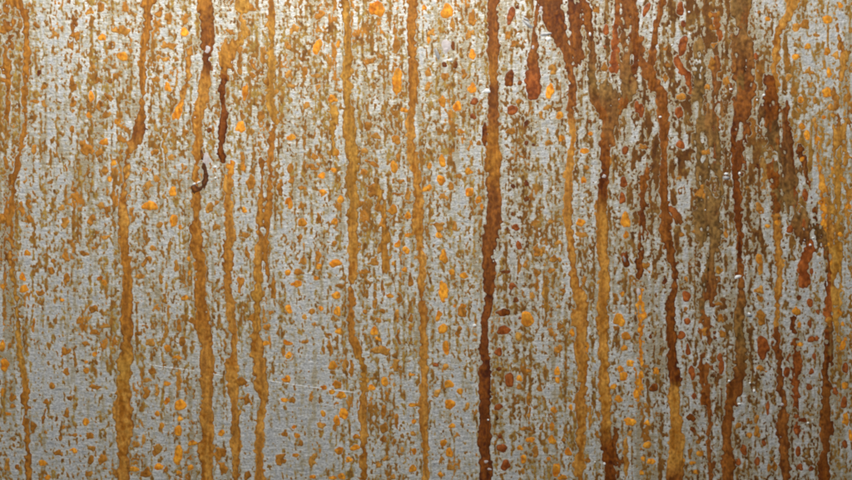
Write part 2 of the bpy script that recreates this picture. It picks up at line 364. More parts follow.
def run_part(key, pts, tones, rag):
    p = np.array(pts, float)
    if p[0, 0] <= -30: p = np.vstack([[-75, p[0, 1], p[0, 2]], p])
    if p[-1, 0] >= 505: p = np.vstack([p, [560, p[-1, 1], p[-1, 2]]])
    wmax = p[:, 2].max()
    y0, y1 = p[0, 0], p[-1, 0]
    i0, i1, j0, j1 = window(p[:, 1].min() - wmax - 8, p[:, 1].max() + wmax + 8, y0 - wmax - 4, y1 + wmax + 4)
    PX, PYg = np.meshgrid(gx[i0:i1], gy[j0:j1])
    best = np.full(PX.shape, 1e9); hw = np.ones(PX.shape)
    # resample the path finely so that bends are round
    ys = np.arange(y0, y1 + 1.0, 1.5)
    def cr(k):
        out = np.interp(ys, p[:, 0], p[:, k])
        ker = np.exp(-0.5 * (np.arange(-4, 5) / 2.2) ** 2); ker /= ker.sum()
        return np.convolve(np.pad(out, 4, mode='edge'), ker, 'valid')
    cx, cw = cr(1), cr(2) / 2
    rng = np.random.default_rng(abs(hash(key)) % 1000 if False else sum(map(ord, key)))
    wob = np.interp(ys, np.arange(y0 - 20, y1 + 30, 9.0), rng.normal(0, .55, len(np.arange(y0 - 20, y1 + 30, 9.0))))
    cx = cx + wob
    yk = np.arange(y0 - 20, y1 + 30, 13.0)
    cw = cw * np.clip(1 + np.interp(ys, yk, rng.normal(0, .13, len(yk))), .6, 1.4)
    for y, x, w in zip(ys, cx, cw):
        a, b, c_, d = window(x - w - 8, x + w + 8, y - w - 6, y + w + 6)
        a, b, c_, d = max(a, i0) - i0, min(b, i1) - i0, max(c_, j0) - j0, min(d, j1) - j0
        if b <= a or d <= c_: continue
        dd = np.hypot(PX[c_:d, a:b] - x, PYg[c_:d, a:b] - y) - w
        s = best[c_:d, a:b]; m = dd < s
        s[m] = dd[m]; hw[c_:d, a:b][m] = w
    sub = np.s_[j0:j1, i0:i1]
    nE, nL, nF, nB, nH = N_EDGE[sub], N_LONG[sub], N_FINE[sub], N_BIG[sub], N_HUE[sub]
    f = -best + rag * (1.15 * nE + 0.9 * nF) + 0.50 * nF + 0.6 * nL * min(1, rag * 1.6)
    if rag >= .5: f = f - smooth(-nB - 0.6 * nE, 1.1, 2.0) * hw * 1.2 * rag
    if rag >= .75: f = np.minimum(f, 1.5 * (N_HOLE[sub] + 0.22) + 0.25 * f)
    f = np.minimum(f, 12)
    # tones along the run
    ty = np.array([t[0] for t in tones], float)
    yq = PYg + 4 * nB
    lo = np.stack([np.interp(yq, ty, [PAL[t[1]][0][k] for t in tones]) for k in range(3)], -1)
    hi = np.stack([np.interp(yq, ty, [PAL[t[1]][1][k] for t in tones]) for k in range(3)], -1)
    pig = mix(lo, hi, np.clip(0.55 + 0.40 * nL + 0.45 * nF + 0.3 * nE, -.4, 1.4))
    # deposit is darkest along its rim, with darker strands inside
    rimd = smooth(-f, -2.3, -0.3)
    pig = mix(pig, lo * np.array([.55, .45, .36]), 0.80 * rimd * np.clip(.65 + .5 * nB, 0, 1))
    strand = smooth(1.0 * nL + 0.5 * nF, 0.5, 1.7)
    pig = mix(pig, lo * np.array([.60, .48, .38]), 0.65 * strand)
    pig = mix(pig, np.broadcast_to(RED, pig.shape), 0.15 * smooth(nH, 0.8, 2.2))
    hgt = 0.26 * np.clip(hw / 6, .5, 1.4) * (1 - np.exp(-np.clip(f, 0, 20) / 1.6)) + np.clip(f, 0, 1) * (0.03 * nE + 0.03 * nF + 0.06 * nL)
    wet = tones[len(tones) // 2][1] in 'dr'
    name = 'rust_stain' if rag >= .6 else ('rust_drip' if key in ('S10', 'S12', 'S17b') else 'rust_run')
    rust_part(name, f, j0, i0, np.maximum(hgt, 0.02), pig, M_WET if wet else M_RUST, SHEET)
rb = np.random.default_rng(77)
for n_, x_ in enumerate((-22, -58, -84, -121, 872, 903, 941, 976)):   # the sheet goes on, streaked alike, either side
    yy = np.arange(-50, 540, 45)
    xx = x_ + np.cumsum(rb.normal(0, 1.6, len(yy)))
    ww = np.clip(rb.normal(8, 2) + rb.normal(0, 1, len(yy)), 4, 13)
    tt = [(int(y), rb.choice(list('bylb' if x_ < 0 else 'kbym'))) for y in (-50, 120, 300, 500)]
    RUNS.append(('X%d' % n_, list(zip(yy, xx, ww)), tt, .4))
for r in RUNS: run_part(*r)

# ---------------------------------------------------------------- single spots and drops of rust
# read off the photograph in tiles of 213 x 120 px, four units to the pixel: x, y, width, height, tone, tilt
TILES = {
(0, 0): '20,25,28,50,b 20,110,36,36,b 25,220,30,60,b,-20 20,320,25,25,b 122,22,22,26,y 143,100,28,30,b 360,45,36,26,y 402,35,30,40,b 505,32,28,26,y 480,122,75,34,y 410,150,34,32,o 445,180,26,28,b 490,225,50,34,o,25 308,145,22,36,b 247,118,20,22,b 220,130,20,22,y 175,348,24,20,b 157,290,18,26,d 370,270,20,24,y 395,320,30,22,b 440,325,34,18,b 466,305,24,24,b 365,385,24,40,o 432,390,34,30,y 400,420,28,30,b 355,460,22,26,o 425,460,34,26,y 290,345,34,60,b 290,410,22,40,b 676,75,34,44,y 635,100,22,24,b 640,48,40,34,b 740,70,26,28,y 738,130,40,34,o,20 672,182,60,32,y 660,238,60,28,y 706,238,20,16,b 670,350,32,36,o 665,305,26,22,y 622,318,28,22,y 715,440,36,84,o,25 150,405,60,18,b 178,415,30,26,y',
(213, 0): '70,125,40,24,b 152,30,34,24,b 655,35,60,70,o 415,188,36,56,o,15 325,115,30,38,y 430,60,36,36,b 432,118,26,30,y 300,182,26,24,y 320,245,22,36,y 200,215,18,60,y 152,250,28,36,b 128,362,28,66,o 412,303,52,16,y 418,350,28,34,y 478,395,40,32,o 255,365,22,24,y 155,298,28,22,b 197,290,20,24,b 278,268,28,12,b 305,296,26,24,y 312,343,36,12,y 375,420,22,26,y 500,175,18,26,o 370,285,16,30,b 730,185,24,60,y 728,120,16,50,b 738,325,44,100,o,8 765,440,28,24,o 730,455,22,20,y 630,243,36,20,b 675,228,18,28,b 455,20,20,24,b 220,330,34,40,b 115,465,24,40,y 190,460,24,30,b 467,250,14,40,y 845,30,20,30,o',
(426, 0): '85,45,60,54,o 105,95,22,50,y 185,75,32,56,b 175,135,30,34,y 22,125,26,30,y 10,160,16,26,o 185,215,30,44,o 108,185,18,36,d 72,258,22,22,d 118,258,20,28,d 150,290,22,40,b 75,305,30,26,y 12,335,26,44,y 185,352,34,46,o 65,405,26,44,o 125,425,36,40,o 195,405,34,28,r 188,465,26,26,r 10,290,24,40,y 340,60,34,70,r,15 365,30,18,20,d 325,140,20,34,b 350,175,36,22,b,-30 335,310,40,70,d 375,330,18,18,d 345,440,46,44,r 375,405,26,22,b 495,365,34,60,o,10 510,275,30,40,y 535,462,30,30,o 487,430,26,20,y 605,150,30,26,b 600,100,16,26,b 720,120,26,40,r 715,185,20,16,r 714,270,24,36,b 845,430,28,50,r 685,40,18,30,b 458,460,20,22,y',
(639, 0): '30,35,26,60,r,15 165,35,36,50,r 178,95,24,30,r 175,180,36,80,r,10 108,188,26,18,b 110,255,36,22,b,30 190,240,16,24,b 103,305,20,28,b 160,450,36,50,r 8,440,24,60,r 165,390,34,26,b 280,55,20,40,b 320,75,16,36,b 290,110,30,20,b 300,180,30,44,b 290,250,30,54,b 275,350,24,28,b 350,320,20,30,b 455,175,14,28,d 468,225,18,30,r 515,76,26,22,o 480,45,20,20,y 592,435,20,56,d 628,108,26,30,y 664,90,26,36,y 752,78,34,34,o 806,22,24,28,o 715,45,16,24,y 675,185,24,28,o 752,205,26,30,o 626,226,26,24,o 788,220,24,34,y 820,250,20,30,o 760,292,28,36,o 676,285,28,24,y 600,308,28,30,y 678,335,26,28,y 752,370,42,42,o 645,400,28,34,o 705,398,22,22,y 840,388,24,40,y 640,440,22,26,y 765,432,30,28,y 740,470,20,20,o 620,365,24,30,y 712,140,22,16,y',
(0, 120): '470,5,24,24,o 415,88,38,30,o 400,135,26,26,y 345,110,50,44,b 480,75,26,32,b 455,172,22,24,o 418,203,30,34,y 440,235,18,28,o 480,125,22,22,b 430,290,18,46,y 301,304,26,28,b 265,195,18,36,b 313,215,14,26,b 250,352,34,24,y 265,410,30,34,y 368,398,28,34,b 405,340,30,26,y 428,362,30,36,b 385,450,26,22,b 425,470,40,20,y 310,420,20,20,b 115,328,26,40,b 85,350,18,70,b 118,397,30,26,b 220,320,14,40,b 137,115,24,36,y 585,198,36,26,y 590,262,34,30,y 625,235,22,26,y 600,342,64,34,o 692,286,30,42,o 693,403,32,50,o 640,420,24,28,y 720,428,16,20,o 685,150,40,22,y,20 620,130,34,30,b 742,52,26,20,b 838,40,18,20,d 840,350,30,50,y,30 200,250,30,12,b 10,395,24,50,b 290,40,18,40,b 230,225,18,14,b',
(213, 120): '110,28,36,56,o 117,150,18,60,y 120,190,22,30,o 310,70,40,26,o 620,25,26,30,b 655,68,36,24,y 728,75,28,30,b 492,130,24,34,o 612,122,24,26,y 405,145,24,20,b 400,185,34,30,b 310,190,24,28,y 434,222,28,32,o 483,200,26,20,o 315,240,30,24,b 388,230,20,22,b 440,290,32,26,o 355,270,32,16,b 305,328,32,46,o 354,340,28,28,b 510,315,26,34,o 358,410,32,34,o 424,395,24,34,b 490,405,26,26,o 270,270,22,60,b 152,250,30,50,b 124,362,24,28,o 15,330,22,26,b 12,428,26,26,y 725,185,32,40,o 742,150,18,36,b 640,175,60,16,b,25 600,210,30,24,b 640,275,30,60,b 740,245,30,24,b 780,300,24,50,y 735,295,36,12,b 720,358,34,36,o 780,384,26,30,o 670,352,30,36,b 680,410,26,60,b 780,460,26,18,o 590,335,24,24,b 345,470,22,16,b 125,460,30,20,y 845,275,16,20,o',
(426, 120): '65,165,30,54,o 140,45,26,22,o 15,185,26,28,o 58,238,30,36,o 172,205,30,24,o 10,275,26,36,o 130,220,26,30,b 100,265,20,30,b 172,288,36,36,o,20 70,305,36,30,y 210,320,24,34,o 222,345,20,24,o 50,420,50,40,y 50,462,26,26,o 112,420,20,40,y 182,355,18,16,b 235,50,26,80,d 210,95,20,20,b 400,12,18,28,d 402,92,18,20,d 335,45,40,26,b 430,100,18,16,d 402,255,22,26,d 347,265,18,18,d 403,315,22,24,d 345,375,20,20,d 358,430,32,30,r 325,435,14,20,d 487,45,16,40,y 540,72,26,26,o 490,90,30,16,y 432,410,34,22,y 655,55,26,20,o 635,124,36,24,o 630,242,24,34,o 618,410,36,30,o 648,290,20,20,y 640,190,26,16,y 798,120,30,34,r 790,250,30,44,r 785,312,28,48,r 798,400,36,66,o 800,460,22,36,o 675,350,16,60,y 615,460,50,16,y 735,165,14,40,b 655,5,16,16,d 500,405,24,20,y',
(639, 120): '165,98,38,38,r 265,130,36,24,b 165,48,20,14,d 160,290,20,22,b 170,460,24,30,b 245,290,34,60,b 160,230,24,20,y 605,435,34,30,r 475,185,22,26,d 605,60,18,50,d 655,22,28,30,o 672,60,24,40,o 652,155,24,24,o 715,75,20,26,o 804,233,32,32,o 835,140,26,26,y 835,345,30,26,o 805,460,26,26,o 775,195,16,20,o 480,350,26,34,y 515,425,26,18,o 435,270,26,14,y 550,410,24,30,o 665,300,26,50,r 635,128,24,18,d 350,450,18,36,b 240,445,40,14,b 15,110,30,30,b 835,290,20,16,o',
(0, 240): '108,52,30,28,o 90,148,28,36,o 97,195,34,34,o 5,60,16,60,b 268,155,28,40,b 205,125,28,20,b 335,52,38,22,b 375,32,20,16,b 262,55,26,32,b 216,82,26,14,b 162,212,28,32,b 373,275,40,34,b 318,322,24,30,b 265,445,34,30,b 420,342,32,26,y 380,370,30,22,b 455,412,22,36,b 420,410,28,60,y 400,152,26,24,o 415,170,24,22,o 250,240,24,14,o 316,175,20,12,y 380,455,24,20,o 10,420,22,50,o 40,425,22,40,b 135,345,14,40,b 345,415,26,26,b 585,80,34,36,b 705,105,20,60,y 742,230,28,24,o 670,432,28,26,o 632,270,30,30,y 710,470,36,18,o 715,340,22,50,b 590,350,36,24,b,20 550,375,26,30,b 560,145,40,20,y 665,355,18,60,y 755,130,14,24,o 730,405,24,30,b 600,410,34,30,y 755,75,16,20,o 765,320,20,24,y 610,35,20,16,y 645,150,16,40,y 10,185,18,20,o 290,20,20,20,y',
(213, 240): '300,130,30,30,o 340,130,26,24,b 335,175,42,30,o 365,78,28,30,y 425,105,26,26,o 490,92,50,30,o 413,152,22,20,o 420,60,22,70,b 495,222,34,34,o 510,185,28,20,b 498,283,30,34,o 303,275,32,40,o 433,273,30,28,o 400,285,22,16,b 366,310,28,22,y 503,365,28,26,o 297,410,34,26,o 303,460,28,30,o 370,408,26,18,b 462,380,22,24,b 437,350,18,18,b 468,430,20,60,b 440,440,20,30,b 240,190,22,80,b 110,180,24,70,b 135,50,22,50,b 155,315,26,26,b 215,350,34,34,b 208,415,40,20,o 230,290,20,16,b 740,15,28,30,o 772,40,32,30,o 645,85,28,40,y 705,222,36,20,o 645,180,22,40,y 648,250,22,40,y 680,285,24,18,b 610,285,30,30,b 660,320,22,22,y 645,365,34,34,o 660,395,24,20,o 675,442,76,36,y 740,390,18,50,b 790,310,26,40,b 790,350,20,26,b 745,235,22,40,b 750,140,10,80,b 790,160,16,60,b 765,118,22,22,o 610,125,40,16,b 685,215,14,40,b 720,95,16,16,o 735,300,20,40,y 480,12,28,18,b',
(426, 240): '70,65,30,50,o 68,205,38,90,o 102,128,28,22,o 150,142,38,28,o 50,300,26,40,o 68,355,44,34,o 80,430,24,60,o 145,285,44,50,b 150,265,34,22,o 115,262,18,20,o 125,370,30,44,b 372,22,24,40,r 445,42,28,44,b 345,185,32,26,r 372,105,18,60,b 322,127,50,16,d 400,98,20,28,y 443,130,22,28,y 445,180,14,40,b 515,75,36,30,y 500,120,46,26,y 405,315,58,56,o 375,312,14,14,r 310,290,50,30,d 310,360,60,36,r 290,448,34,32,r 425,225,24,28,y 530,270,22,20,y 590,310,22,80,y 585,370,22,40,o 775,320,44,56,o 800,385,36,30,o 793,432,26,22,o 785,215,20,26,o 632,165,22,30,y 645,430,20,40,o 525,12,30,26,y 370,390,40,40,l 490,325,20,18,b 552,195,20,26,b 530,340,28,20,b 530,435,30,26,b 360,240,20,20,d 800,80,36,60,d 790,60,24,24,r',
(639, 240): '190,225,38,44,r 192,325,34,26,r 170,380,32,32,r 195,440,24,44,r 190,275,18,16,b 103,163,20,30,d 190,160,14,40,b 30,100,28,40,b 45,388,14,14,d 495,430,54,88,r 628,284,30,34,o 641,340,20,22,o 643,418,26,18,o 684,250,26,36,r 715,288,18,22,r 683,335,20,34,r 690,395,30,30,r 710,395,18,26,r 640,230,22,20,d 690,125,20,26,r 700,465,18,30,r 815,425,30,50,o,15 800,290,26,30,o 770,90,22,30,o 755,18,22,26,o 815,335,18,20,o 825,395,16,20,o 480,75,22,40,o 485,115,20,60,y 480,200,34,30,y 485,235,24,24,y 320,120,30,30,l 755,245,26,60,d 760,330,26,40,b 490,310,30,70,b 325,310,24,34,b 330,375,24,30,b 325,470,26,30,r 265,360,20,40,b 320,255,40,16,b 20,300,24,26,o 555,435,24,40,d',
(0, 360): '18,20,36,50,o 52,150,20,26,b 50,184,24,16,b 30,215,26,16,o 267,45,20,28,b 347,42,22,26,o 345,8,20,14,o 380,108,50,16,b 265,212,30,44,b 175,225,18,46,b 132,265,22,44,b 183,168,20,20,b 275,155,26,20,b 345,248,28,28,o 360,300,32,24,b 293,362,32,24,o 232,372,30,26,b 170,412,36,22,o 405,402,26,32,b 365,355,36,22,y 365,395,18,26,b 295,302,50,18,b 245,300,18,30,b 225,238,14,20,b 210,105,22,30,b 255,270,20,24,b 180,288,16,16,y 590,130,34,48,b 628,125,20,34,y 667,162,26,32,o 722,180,50,44,o 712,282,38,42,o 713,380,38,74,o,12 720,235,20,24,o 770,330,32,30,o 628,215,22,22,o 648,265,20,24,o 635,427,36,30,o 665,438,24,24,b 760,430,26,28,o 716,450,20,20,o 537,437,40,22,o 580,455,40,40,b 540,395,24,14,b 605,40,26,24,b 715,85,24,100,y 740,110,14,60,b 668,95,26,20,o 590,80,30,18,y 635,355,30,40,y 575,320,22,40,y 455,440,16,26,y 360,455,30,20,y 190,470,26,18,o 70,430,24,20,b 30,415,24,50,y 10,130,14,36,o 545,335,20,20,y',
(213, 360): '480,22,42,32,o 292,75,42,28,o 285,160,36,20,o 315,155,26,30,b 498,98,34,30,o 513,140,38,34,o 442,110,28,26,o 475,128,24,22,o 522,215,40,50,o,-15 495,242,32,40,o 485,265,14,30,b 440,215,20,26,o 430,258,30,26,y 323,268,24,18,o 285,297,34,18,b 336,303,26,22,o 397,400,32,56,y,10 505,362,36,30,o 570,350,34,26,o 542,398,32,28,o 515,465,32,24,o 480,470,34,18,o 400,468,30,20,o 570,305,28,24,o 332,380,26,14,o 270,390,34,30,b 350,335,22,26,y 393,145,20,44,y 428,165,16,30,b 138,160,36,50,b 115,88,44,34,b 35,290,30,28,o 30,375,60,40,b 40,430,30,40,b 140,465,26,26,b 635,110,30,28,o 685,85,28,36,o 695,145,22,30,b 685,200,22,50,b 735,250,20,70,b 735,25,34,50,y 555,30,24,70,b 525,20,20,40,y 685,270,34,30,y 683,318,28,22,b 800,435,36,26,o 800,180,40,16,o 805,365,24,28,o 803,245,20,24,o 800,290,16,40,y 795,58,24,12,o 760,360,18,20,y 690,395,26,26,y 725,330,16,30,b 660,420,20,26,y 785,5,24,14,y 490,175,20,14,b 380,50,16,16,b 715,470,40,20,y',
(426, 360): '38,18,26,20,r 75,30,34,36,y 92,98,36,32,o 133,128,28,24,o 43,130,26,34,y 97,176,40,42,o 165,190,30,26,y 105,263,24,22,o 70,332,30,26,o 94,370,34,36,o 56,459,28,28,o 130,300,30,30,y 100,430,34,20,y 60,400,14,30,y 335,80,38,60,r 375,75,28,26,o 372,105,20,22,b 293,188,38,28,r 298,307,26,30,r 305,352,44,36,r 318,420,40,46,r 285,232,16,22,d 375,235,16,36,b 290,35,20,20,d 410,158,20,34,b 412,230,18,50,y 418,320,40,24,o 376,352,30,20,o 389,397,30,36,o 437,362,22,40,y 505,320,32,34,o 522,440,34,64,o,15 567,368,30,30,o 545,470,40,20,o 512,200,22,26,o 505,262,18,30,o 550,318,26,14,b 490,395,18,24,o 578,190,20,22,o 525,45,22,40,o 527,80,26,30,o 412,40,24,26,b 460,270,20,26,b 400,275,40,14,b 455,115,22,20,b 790,66,36,36,o 815,245,56,36,o,5 748,105,28,24,o 770,155,32,30,o 840,135,24,40,o 820,12,36,24,o 780,35,26,24,o 648,400,26,20,b 655,240,16,80,y 800,345,22,60,y 800,430,24,80,y 815,295,24,20,y 680,300,14,20,b 755,415,20,20,d 388,445,14,24,y',
(639, 360): '70,44,28,28,o 33,340,34,28,o 48,405,34,26,o 10,450,20,22,o 15,395,20,24,o 25,25,26,20,b 62,110,38,30,d 212,48,28,60,r 330,28,24,60,r 220,145,20,28,r 210,230,36,34,d 215,278,22,24,d 240,320,22,30,b 243,375,26,26,o 213,412,28,20,o 228,447,30,16,o 175,402,20,26,o 205,370,24,40,b 420,362,28,44,r,-20 472,405,22,34,r 398,408,24,26,r 500,330,18,30,r 472,240,18,30,b 470,290,16,40,b 515,190,18,60,r 400,262,26,20,b 490,35,40,34,b 690,47,22,26,r 592,48,26,50,r 680,108,26,32,r 632,140,24,40,r 634,285,30,28,r 655,240,36,26,r 630,225,26,20,r 637,365,24,40,r 645,430,30,28,r 688,435,20,24,r 770,275,22,60,d 820,170,28,44,r 825,335,26,36,r 825,30,24,50,r 785,125,24,30,r 823,102,26,26,o 828,240,30,50,o 845,300,20,50,o 600,470,26,20,d 540,430,20,40,b 520,430,20,24,b 30,255,26,30,o 25,185,24,30,y 535,380,16,40,b 440,240,26,30,b 440,300,18,18,b',
}
SPOTS = []
for (ox, oy), txt in TILES.items():
    for s in txt.split():
        q = s.split(',')
        SPOTS.append((ox + float(q[0]) / 4, oy + float(q[1]) / 4, float(q[2]) / 4, float(q[3]) / 4, q[4], float(q[5]) if len(q) > 5 else 0.0))
SPOTS.sort(key=lambda s: -s[2] * s[3])
def spot_field(s, k):
    x, y, w, h, tone, tilt = s
    rng = np.random.default_rng(100 + k)
    a, b = w * 0.49, h * 0.50
    R = max(a, b) + 4
    i0, i1, j0, j1 = window(x - R, x + R, y - R, y + R)
    PX, PYg = np.meshgrid(gx[i0:i1], gy[j0:j1])
    t = math.radians(tilt)
    dx, dy = PX - x, PYg - y
    u, v = dx * math.cos(t) + dy * math.sin(t), -dx * math.sin(t) + dy * math.cos(t)
    u = u * (1.0 - 0.12 * np.clip(v / b, -1.4, 1))          # a little fuller below, like a drop
    ang = np.arctan2(v / b, u / a)
    wob = 1 + 0.13 * np.sin(2 * ang + rng.uniform(0, 6.3)) * rng.uniform(.3, 1) + 0.07 * np.sin(3 * ang + rng.uniform(0, 6.3)) + 0.03 * np.sin(5 * ang + rng.uniform(0, 6.3))
    r = np.sqrt((u / a) ** 2 + (v / b) ** 2)
    sub = np.s_[j0:j1, i0:i1]
    amp = {'o': 0.42, 'r': 0.28, 'd': 0.5}.get(tone, 1.0)
    f = (wob - r) * min(a, b) + amp * (0.9 * N_FINE[sub] + 0.7 * N_EDGE[sub]) * (0.6 if min(a, b) < 3 else 1)
    lo, hi = PAL[tone]
    q = float(np.clip(rng.normal(.5, .35), 0, 1))
    lo = lo * (0.82 + 0.32 * q); hi = hi * (0.86 + 0.24 * q)
    pig = mix(np.broadcast_to(lo, f.shape + (3,)), np.broadcast_to(hi, f.shape + (3,)), np.clip(0.5 + 0.45 * N_FINE[sub] + 0.2 * N_HUE[sub], -.5, 1.3))
    pig = mix(pig, np.broadcast_to(BROWN, pig.shape), 0.55 * smooth(N_EDGE[sub] + .5 * N_FINE[sub], 0.5, 1.9)) if tone in 'oy' else pig
    rim = smooth(-f, -1.7, -0.2)
    dark = lo * np.array([.66, .52, .50])
    pig = mix(pig, np.broadcast_to(dark, pig.shape), {'o': .35, 'r': .6, 'd': .6}.get(tone, .25) * rim)
    if tone == 'o' and rng.random() < .45 and min(a, b) > 2.6:     # darker grain at the heart of some
        g = smooth(-np.hypot(dx - rng.normal(0, .5), dy - rng.normal(.3, .6)), -1.7, -0.5)
        pig = mix(pig, np.broadcast_to(BROWN, pig.shape), 0.6 * g)
    hgt = np.maximum(0.26 * min(1.3, min(a, b) / 3.5) * (1 - np.exp(-np.clip(f, 0, 20) / 1.1)) + np.clip(f, 0, 1) * 0.07 * N_FINE[sub], .02)
    return f, j0, i0, hgt, pig
def occupied(s):
    i, j = int((s[0] - X0) / G), int((s[1] - Y0) / G)
    return COVER[j, i] > .5
N_BIG_SPOTS = 300
small, count = [], 0
free = [(k, s) for k, s in enumerate(SPOTS)]
for k, s in free:
    if count < N_BIG_SPOTS and not occupied(s):
        f, j0, i0, hgt, pig = spot_field(s, k)
        nm = 'red_rust_drop' if s[4] in 'rd' else ('orange_rust_spot' if s[4] == 'o' else 'rust_spot')
        if rust_part(nm, f, j0, i0, hgt, pig, M_WET if s[4] in 'rd' else M_RUST, SHEET): count += 1
    else: small.append((k, s))
def merge_field(items, name):
    F = np.full((NY, NX), -5.0); Hh = np.full((NY, NX), .02); P = np.zeros((NY, NX, 3))
    for k, s in items:
        f, j0, i0, hgt, pig = spot_field(s, k)
        sl = np.s_[j0:j0 + f.shape[0], i0:i0 + f.shape[1]]
        m = (f > F[sl]); F[sl][m] = f[m]; Hh[sl][m] = hgt[m]; P[sl][m] = pig[m]
    return F, Hh, P
F_S, H_S, P_S = merge_field(small, 'small')

# ---------------------------------------------------------------- fine rust speckle: thousands of specks, one part
GX, GY = np.meshgrid(gx, gy)
def bump2(x, y, sx, sy): return np.exp(-0.5 * (((GX - x) / sx) ** 2 + ((GY - y) / sy) ** 2))
dens = np.zeros((NY, NX))
# (x, y, spread x, spread y, amount): more (+) or less (-) speckled places
for x, y, sx, sy, a in [(58,66,13,34,-.9),(300,440,40,55,-1.0),(300,340,30,36,-.35),(455,440,26,60,-.75),(455,330,20,40,-.25),(50,300,26,50,-.15),(65,410,42,65,-.75),(20,330,30,30,-.2),
    (470,170,14,30,-.4),(820,40,30,50,-.15),(690,330,16,60,-.45),(800,310,20,50,-.45),(690,210,12,30,-.1),(530,460,30,40,-.2),(715,60,45,90,.5),(770,130,16,60,.4),(610,60,30,60,.3),
    (330,80,60,60,.25),(100,30,60,40,.10),(240,60,30,50,.35),(710,260,20,60,.25),(760,420,30,60,.05),(390,120,20,80,.2),(10,100,12,140,.4),(530,230,20,90,.25),(165,420,20,40,-.2),
    (755,170,30,60,.35),(845,200,20,120,.1),(160,170,20,60,.1),(330,260,50,60,-.2),(115,200,40,40,-.1),(85,330,40,60,-.2),(165,440,24,40,-.3),(240,440,30,50,-.35),(400,440,20,60,-.2),(560,350,20,60,.25),(700,120,26,80,.3),(640,200,12,90,.25)]:
    dens += a * bump2(x, y, sx, sy)
speck = 1.05 * noise(0.64, 1.05, 11) + 0.62 * noise(1.0, 3.0, 12) + 0.66 * noise(0.70, 18.0, 13) + 0.26 * noise(2.6, 42.0, 16) + 0.20 * noise(8, 15, 14) + 0.10 * N_PATCH
speck = speck / speck.std()
RIGHT = np.clip(bump2(700, 60, 75, 130) + 0.8 * bump2(745, 170, 60, 90) + 0.55 * bump2(760, 400, 60, 90) + 0.5 * bump2(640, 200, 30, 120), 0, 1)
speck = speck * (1 - .55 * RIGHT) + 0.85 * N_HOLE * RIGHT
allspots = smooth(F_S, -.6, .6)
cov1 = np.maximum(COVER, 0.5 * allspots)
gap = smooth(blur(cov1, 1.1, 1.1), 0.04, 0.36)
f = speck - 0.54 + 0.85 * dens + 0.15 * RIGHT - 1.15 * gap * (0.75 + 0.5 * np.tanh(N_BIG))
dots = 1.1 * (noise(0.60, 0.85, 17) - 1.25 + 0.5 * dens + 0.25 * noise(5, 9, 18) - 0.5 * gap)
f = np.maximum(f, dots)
f = np.where(COVER > .45, -1.5, f)
F_SPECK = f.copy()
# tones: thin film tan to olive, thicker deposit brown; redder and darker towards the right-hand runs, orange in between
redness = np.clip(0.85 * bump2(690, 240, 85, 400) + 0.6 * bump2(610, 20, 60, 90) + 0.55 * bump2(515, 270, 16, 130) + 0.8 * bump2(790, 380, 45, 130), 0, 1)
thick = smooth(0.7 * f + 0.9 * smooth(dots, -0.1, .3) + 0.45 * noise(1.6, 3.0, 15) + 0.3 * N_HUE, -0.35, 1.0)
thin = mix(np.broadcast_to(lin(160, 128, 62), f.shape + (3,)), np.broadcast_to(lin(138, 100, 48), f.shape + (3,)), redness)
thin = mix(thin, np.broadcast_to(lin(128, 92, 42), thin.shape), .7 * RIGHT)
core = mix(np.broadcast_to(lin(144, 96, 36), f.shape + (3,)), np.broadcast_to(lin(98, 58, 18), f.shape + (3,)), redness)
pig = mix(thin, core, thick)
pig = mix(pig, np.broadcast_to(lin(200, 128, 40), pig.shape), 0.5 * smooth(N_HUE + .6 * N_BIG, 1.1, 2.3) * (1 - .7 * redness))
pig = mix(pig, np.broadcast_to(lin(178, 132, 52), pig.shape), 0.6 * bump2(832, 150, 26, 120))
pig = mix(pig, pig * np.array([.55, .48, .42]), 0.8 * smooth(noise(1.4, 2.2, 21), 0.5, 2.0))
hgt = np.maximum(0.13 * (1 - np.exp(-np.clip(f, 0, 5) / .5)) + 0.02 * N_FINE * np.clip(f, 0, 1), .015)
m = F_S > f
f = np.where(m, F_S, f); hgt = np.where(m, H_S, hgt); pig = np.where(m[..., None], P_S, pig)
rust_part('rust_speckle', f, 0, 0, hgt, pig, M_RUST, SHEET, kind='stuff')

